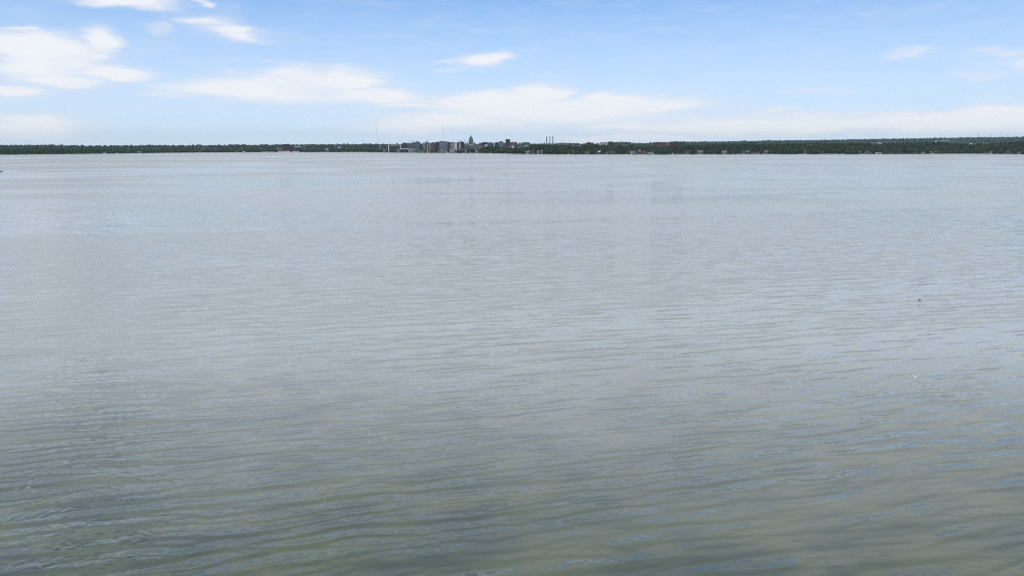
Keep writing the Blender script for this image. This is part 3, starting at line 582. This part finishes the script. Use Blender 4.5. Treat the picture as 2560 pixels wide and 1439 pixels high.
# --- tower crane
def crane(px, ytop, ybase, s, jl, jr, label, lean=0.0):
    D = float(shoreD(px)) + s; X = xat(px, D); zb = tz(X, D) - 1; Ht = zat(ytop, D) - zb; u = D / 1745.3
    c = empty('tower_crane', (X, D, zb), -math.atan2(X, D)); tag(c, label, 'crane', 'tower cranes')
    m_ = mat('crane_steel', (.10, .09, .10)); q = 1.1; m = MB()
    for sx in (-q, q):
        for sy in (-q, q): m.tube([(sx, sy, 0), (sx, sy, Ht)], .32, 5)
    k = int(Ht / 4)
    for i in range(k):
        z = Ht * i / k; z2 = Ht * (i + 1) / k
        for sy in (-q, q): m.tube([(-q, sy, z), (q, sy, z2)], .2, 4)
        for sx in (-q, q): m.tube([(sx, q, z), (sx, -q, z2)], .2, 4)
    m.build('mast', m_, c)
    j = MB(); L, R_ = jl * u, jr * u; e = lean * R_
    j.tube([(-L, 0, Ht + .5), (R_, 0, Ht + .5 + e)], .35, 5); j.tube([(-1, 0, Ht + 2.6), (R_, 0, Ht + 1.2 + e)], .28, 5)
    for i in range(14):
        t = i / 14; t2 = (i + .5) / 14; j.tube([(R_ * t, 0, Ht + .5 + e * t), (R_ * t2, 0, Ht + 2.4 - 1.2 * t2 + e * t2), (R_ * (i + 1) / 14, 0, Ht + .5 + e * (i + 1) / 14)], .16, 4)
    j.build('jib', m_, c)
    MB().tube([(0, 0, Ht + .5), (0, 0, Ht + 6)], [1.0, .3], 6).build('tower_peak', m_, c)
    MB().box(-L - 1.5, -L + 2.5, -1.5, 1.5, Ht - 2.6, Ht + 1.4).build('counterweight', mat('concrete_dark', (.06, .06, .07)), c)
    MB().box(1.3, 3.2, -1.2, 1.0, Ht - 2.0, Ht + .2).build('cab', cm('glass'), c)
crane(1028.3, 352.8, 368, 250, 5.4, 16, 'tower crane with a dark counterweight, standing over the grey apartment blocks')
crane(1150.5, 351.5, 360, 420, 4.0, 3, 'short tower crane above the dark block west of the dome', .3)
crane(1162.5, 352.8, 360, 600, 1.4, 4, 'small crane with a raised jib just west of the dome', .8)

# --- radio masts
def mast(p0, p1, ytop, D, label, r0=1.6):
    X = xat(p1, D); zb = tz(X, D); Ht = zat(ytop, D) - zb; dx = xat(p0, D) - X
    c = empty('radio_mast', (X, D, zb)); tag(c, label, 'mast', 'tall radio masts'); m = MB(); q = r0
    st = mat('mast_steel', (.62, .62, .65), metal=.0)
    P3 = [(q * math.cos(t), q * math.sin(t)) for t in (0, 2.094, 4.189)]
    for a, b in P3: m.tube([(a, b, 0), (a + dx, b, Ht * .93)], .38, 5)
    k = int(Ht / 9)
    for i in range(k):
        t, t2 = i / k * .93, (i + 1) / k * .93
        for j in range(3):
            a, b = P3[j], P3[(j + 1) % 3]; m.tube([(a[0] + dx * t, a[1], Ht * t), (b[0] + dx * t2, b[1], Ht * t2)], .22, 4)
    m.build('lattice', st, c)
    MB().tube([(dx * .93, 0, Ht * .92), (dx, 0, Ht)], [.7, .3], 6).build('antenna', st, c)
    for i in range(3):
        t = 2.094 * i + .5
        for f in (.45, .9): MB().tube([(dx * f, 0, Ht * f), (Ht * .45 * math.cos(t), Ht * .45 * math.sin(t), -2)], .10, 4).build('guy_wire', st, c)
mast(941.6, 944.8, 306, 9000, 'very tall thin guyed radio mast, the taller one over the western woods')
mast(1107.3, 1109.3, 314, 8600, 'tall thin radio mast rising behind the blue glass tower', 1.8)
for px, yt, l in ((949, 354, 'short thin antenna just east of the taller radio mast'), (29, 360, 'short antenna on the western ridge, nearest the moored boat'), (152, 358.5, 'small antenna standing up from the western ridge'), (1069, 349, 'faint aerial above the grey green topped tower'), (495, 357.5, 'faint lone aerial on the ridge above the middle woods')):
    D = 7000 if px < 1000 else 4900; X = xat(px, D); zb = tz(X, D); Ht = zat(yt, D) - zb
    c = empty('antenna_pole', (X, D, zb)); tag(c, l, 'antenna', 'short antennas'); MB().tube([(0, 0, 0), (0, 0, Ht)], [1.4, .5], 6).build('pole', mat('mast_steel', (.3, .3, .3)), c)
    MB().lathe([(.6, Ht - 6), (2.0, Ht - 5), (2.0, Ht - 2.5), (.6, Ht - 1.5)], 8).build('antenna_drum', cm('grey'), c)

# --- pylons and cables
tops = []
for i, (px, yt, l) in enumerate(((2442, 333.6, 'westmost'), (2473, 334.2, 'middle'), (2516, 333.4, 'eastmost'))):
    D = 11000.0; X = xat(px, D); zb = tz(X, D) - 1; Ht = zat(yt, D) - zb; tops.append((X, D, zb + Ht))
    c = empty('power_pylon', (X, D, zb), .5); tag(c, 'faint lattice power pylon on the hill crest, %s of three' % l, 'pylon', 'three power pylons'); m = MB(); st = mat('pylon_steel', (.22, .23, .25)); b = Ht * .11
    for sx in (-1, 1):
        for sy in (-1, 1): m.tube([(sx * b, sy * b, 0), (sx * b * .35, sy * b * .35, Ht * .6), (0, 0, Ht)], [.6, .5, .35], 5)
    for k in range(6):
        t, t2 = k / 6 * .85, (k + 1) / 6 * .85; f = lambda q_: b * (1 - q_ / 1.0)
        for sy in (-1, 1): m.tube([(-f(t), sy * f(t), Ht * t), (f(t2), sy * f(t2), Ht * t2)], .3, 4); m.tube([(f(t), sy * f(t), Ht * t), (-f(t2), sy * f(t2), Ht * t2)], .3, 4)
    m.build('lattice', st, c)
    for zf, wd in ((.68, .17), (.8, .21), (.92, .15)): MB().tube([(-Ht * wd, 0, Ht * zf), (0, 0, Ht * zf + 2), (Ht * wd, 0, Ht * zf)], [.3, .6, .3], 5).build('crossarm', st, c)
pts = [Vector((xat(2290, 11000), 11000, tz(xat(2290, 11000), 11000) + 22))] + [Vector(t) - Vector((0, 0, 8)) for t in tops] + [Vector((xat(2640, 11000), 11000, tops[2][2] - 2))]
for a, b in zip(pts[:-1], pts[1:]):
    L = (b - a).length; m = MB(); m.tube([a.lerp(b, t / 10) - Vector((0, 0, 4 * (t / 10) * (1 - t / 10) * L * .03)) for t in range(11)], .3, 4)
    tag(m.build('power_cable', mat('pylon_steel', (.2, .2, .2))), 'thin sagging power cable strung between the hilltop pylons', 'cable', 'power cables between the pylons')

# ------------------------------------------------------------------ boat at the frame edge
bp = on_water(0.5, 429.5); D = bp.y; bt = empty('pontoon_boat', (bp.x, bp.y, 0), math.radians(-6)); tag(bt, 'dark hulled boat with a flat grey canopy, alone on the water at the picture edge', 'boat')
hullm = mat('boat_hull', (.015, .016, .02), rough=.3, spec=.5)
for sy in (-1, 1): MB().tube([(-4.6, sy * 1.1, .15), (3.6, sy * 1.1, .15), (5.0, sy * 1.1, .45)], [.42, .42, .12], 12).build('pontoon', hullm, bt, True)
MB().box(-4.5, 4.6, -1.35, 1.35, .6, .78).build('deck', mat('boat_deck', (.08, .08, .09)), bt)
rl = MB()
for y0, y1 in ((-1.35, -1.28), (1.28, 1.35)): rl.box(-4.4, 4.2, y0, y1, .79, 1.65)
rl.box(4.13, 4.2, -1.27, 1.27, .79, 1.65); rl.box(-4.4, -4.33, -1.27, 1.27, .79, 1.65); rl.build('side_fence', hullm, bt)
MB().wedge([(-3.4, 2.95), (-3.2, 3.15), (0, 3.3), (4.4, 3.12), (4.8, 2.9)][::-1], -1.4, 1.4).build('canopy', mat('canvas_grey', (.33, .33, .38)), bt)
for x in (-3, 4.2):
    for y in (-1.2, 1.2): MB().tube([(x, y, .78), (x, y, 3.0)], .05, 6).build('canopy_pole', cm('pale'), bt)
st_ = MB().box(-4.2, -3.4, -1.1, 1.1, .79, 1.2).build('seat', cm('grey'), bt); MB().box(.3, 1.0, -.2, .7, .79, 1.7).build('console', cm('dark'), bt)
MB().box(-5.1, -4.55, -.25, .25, .3, 1.5).build('outboard_motor', hullm, bt)

# ------------------------------------------------------------------ birds
dp = on_water(2299, 750.5); dk = MB()
dk.tube([(-.42, 0, .20), (-.30, 0, .16), (-.15, 0, .10), (.05, 0, .09), (.22, 0, .13), (.30, 0, .24), (.33, 0, .36), (.37, 0, .42), (.43, 0, .43), (.47, 0, .42)], [.02, .07, .15, .17, .13, .075, .06, .075, .055, .02], 14)
duck = dk.build('water_bird', mat('black_plumage', (.012, .012, .014), rough=.5), None, True); duck.location = dp; duck.rotation_euler = (0, 0, math.radians(172)); duck.scale = (1.15, 1.15, 1.15)
tag(duck, 'small black water bird floating on the ripples', 'bird')
bill = MB().tube([(.46, 0, .42), (.53, 0, .405), (.57, 0, .40)], [.022, .018, .006], 8).build('bill', mat('dark_bill', (.05, .045, .03)), duck)
r = ray(2286, 941); t = 118.0 / r.y; gp = Vector((r.x * t, r.y * t, H + r.z * t))
gl = MB()
gl.tube([(-.30, 0, .02), (-.20, 0, .01), (-.08, 0, 0), (.08, 0, 0), (.18, 0, .02), (.24, 0, .035), (.29, 0, .02)], [.015, .045, .075, .08, .055, .05, .01], 12)
def wing(sg):
    sec = [(.04, .12, .17, 0.0), (.30, .13, .16, .13), (.50, .06, .13, .15), (.70, -.06, .08, .10), (.82, -.14, .02, .06)]     # span, leading x, chord, z
    b = len(gl.v)
    for y, lx, ch_, z in sec: gl.v += [(lx, sg * y, z), (lx - ch_ * .4, sg * y, z + .018), (lx - ch_, sg * y, z), (lx - ch_ * .4, sg * y, z - .012)]
    for k in range(len(sec) - 1):
        for i in range(4): j = (i + 1) % 4; gl.f.append((b + k * 4 + i, b + k * 4 + j, b + k * 4 + 4 + j, b + k * 4 + 4 + i))
wing(1); wing(-1)
gull = gl.build('gull', mat('white_plumage', (.85, .86, .88), vary=.03), None, False)
gull.data.materials.append(mat('dark_wingtip', (.03, .03, .035)))
for p in gull.data.polygons:
    if abs(p.center.y) > .60: p.material_index = 1
gull.location = gp; gull.rotation_euler = (math.radians(22), math.radians(-8), math.radians(75)); tag(gull, 'white gull flying low over the water with dark wing tips', 'bird')
MB().tube([(.28, 0, .02), (.34, 0, .005)], [.014, .004], 8).build('bill', mat('yellow_bill', (.5, .35, .05)), gull)
r = ray(1387, 317); t = 900.0 / r.y; gp = Vector((r.x * t, r.y * t, H + r.z * t))
fb = bpy.data.objects.new('flying_bird', gull.data.copy()); COL.objects.link(fb); fb.location = gp; fb.rotation_euler = (0, 0, 0); fb.scale = (1.6, 1.6, 1.2)
fb.data.materials.clear(); fb.data.materials.append(mat('dusky_plumage', (.12, .12, .13))); fb.data.materials.append(mat('dark_wingtip', (.03, .03, .035)))
fb.rotation_euler = (0, 0, math.radians(80)); tag(fb, 'faint dark bird high in the sky above the three chimneys', 'bird')

# ------------------------------------------------------------------ individual shore trees, then the far woods as one mass
def is_open(p, s):
    for a, b, o in OPEN:
        if a < p < b and s < o + 3: return True
    return False
N = 0; p = 2570.0; rr = random.Random(3); USED = set()
def tree_label(pc, z):
    best = None
    for (hp, lab) in HOUSES:
        dd = pc - hp
        if abs(dd) < 16 and (best is None or abs(dd) < abs(best[0])): best = (dd, lab)
    if best:
        kind = ('tree standing just east of the ' if best[0] > 4 else 'tree standing just west of the ' if best[0] < -4 else 'tree right beside the ') + best[1]
        if kind not in USED and len(kind.replace('-', ' ').split()) <= 16: USED.add(kind); return kind
    return z[2]
while p > -6 and N < 292:
    k = rr.randrange(9); sc = rr.uniform(.78, 1.18) * (1.12 if p > 2060 else 1.0 if p > 1160 else .8); s = rr.uniform(14, 30)
    wpx = 2 * TREES[k][3] * sc * 1745 / (float(shoreD(p)) + s)
    pc = p - wpx * .42
    while is_open(pc, s) and s < 130: s += 14
    D = float(shoreD(pc)) + s
    if not (960 < pc < 1072 and rr.random() < .3) and not (pc < 955 and rr.random() < .45):
        z = zone(pc); tree(float(xat(pc, D)), D, k, sc, tree_label(pc, z), z[3]); N += 1
    p -= wpx * .93
for pc, k, sc, l in ((2341, 2, 1.15, 'rounded pale lime green tree on the shore, larger of the bright pair'), (2351, 4, .85, 'smaller pale lime green tree beside the larger one'),):
    D = float(shoreD(pc)) + 9; tree(float(xat(pc, D)), D, k, sc, l, None, lime_m, 'lime_tree')
print('shore trees', N)
def scatter(name, label, pts, scl, variants, m):
    Vs, Fs, nb = [], [], 0
    for vi, (Vc, Fc) in enumerate(variants):
        sel = np.arange(len(pts)) % len(variants) == vi; P_ = pts[sel]; s_ = scl[sel]; n_ = len(P_)
        th = RNG.uniform(0, 6.28, n_); c, s = np.cos(th), np.sin(th)
        X_ = Vc[None, :, 0] * c[:, None] - Vc[None, :, 1] * s[:, None]; Y_ = Vc[None, :, 0] * s[:, None] + Vc[None, :, 1] * c[:, None]; Z_ = np.repeat(Vc[None, :, 2], n_, 0) * RNG.uniform(.82, 1.15, n_)[:, None]
        VV = np.stack([X_, Y_, Z_], -1) * s_[:, None, None] + P_[:, None, :]
        Vs.append(VV.reshape(-1, 3)); Fs.append((Fc[None] + (np.arange(n_) * len(Vc))[:, None, None] + nb).reshape(-1, 3)); nb += n_ * len(Vc)
    o = np_mesh(name, np.concatenate(Vs), np.concatenate(Fs), m)
    return tag(o, label, 'woods', None, 'stuff')
small = [crown_np(np.random.default_rng(90 + i), [8, 9, 7.5, 10][i], [17, 19, 16, 20][i], 34, 2.6, True, 3) for i in range(4)]
pxs = RNG.uniform(-260, 2820, 15000); s_ = 26 + 640 * RNG.uniform(0, 1, 15000) ** .85
D_ = shoreD(pxs) + s_; X_ = (pxs - CX) / 1745.3 * D_
city = (pxs > 955) & (pxs < 1130)
keep = ~(city & (RNG.uniform(0, 1, 15000) < .62))
for i in range(15000):
    if keep[i]:
        for a, b, o in OPEN:
            if a - .5 < pxs[i] < b + .5 and s_[i] < o + 16: keep[i] = False; break
# roofs that show above the trees keep the slope in front of them clear
pts = np.stack([X_, D_, terr(X_, D_) - .4], -1)[keep]; scl = RNG.uniform(.7, 1.15, keep.sum()) * np.where(pxs[keep] > 1200, 1, np.where(pxs[keep] > 1130, .9, np.where(pxs[keep] > 955, .6, .72)))
scatter('woods', 'dense dark woods covering the bank behind the shore trees', pts, scl, small, leaf_m)
big = [crown_np(np.random.default_rng(190 + i), [13, 15, 12][i], [12, 13, 11][i], 30, 4.5, True, 4) for i in range(3)]
n_ = 9000; pxs = RNG.uniform(-260, 2820, n_); fr = RNG.uniform(0, 1, n_) ** .6; D1 = shoreD(pxs) + 650; D_ = D1 + (FAR_D(pxs) + 60 - D1) * fr; X_ = (pxs - CX) / 1745.3 * D_
scatter('woods', 'distant woods on the low hills at the horizon', np.stack([X_, D_, terr(X_, D_) - 3], -1), RNG.uniform(.5, 1.0, n_), big, leaf_m)

# ------------------------------------------------------------------ haze
hm = bpy.data.materials.new('haze'); hm.use_nodes = True; hn = hm.node_tree; hn.nodes.clear()
pv = hn.nodes.new('ShaderNodeVolumePrincipled'); pv.inputs['Color'].default_value = (.5, .8, 1, 1); pv.inputs['Density'].default_value = 1.4e-5; pv.inputs['Anisotropy'].default_value = .3
hn.links.new(pv.outputs[0], hn.nodes.new('ShaderNodeOutputMaterial').inputs['Volume'])
hb = MB().box(-24500, 24500, -12500, 24500, -40, 460).build('haze', hm); tag(hb, 'thin pale blue air over the lake and hills', None, None, 'stuff')
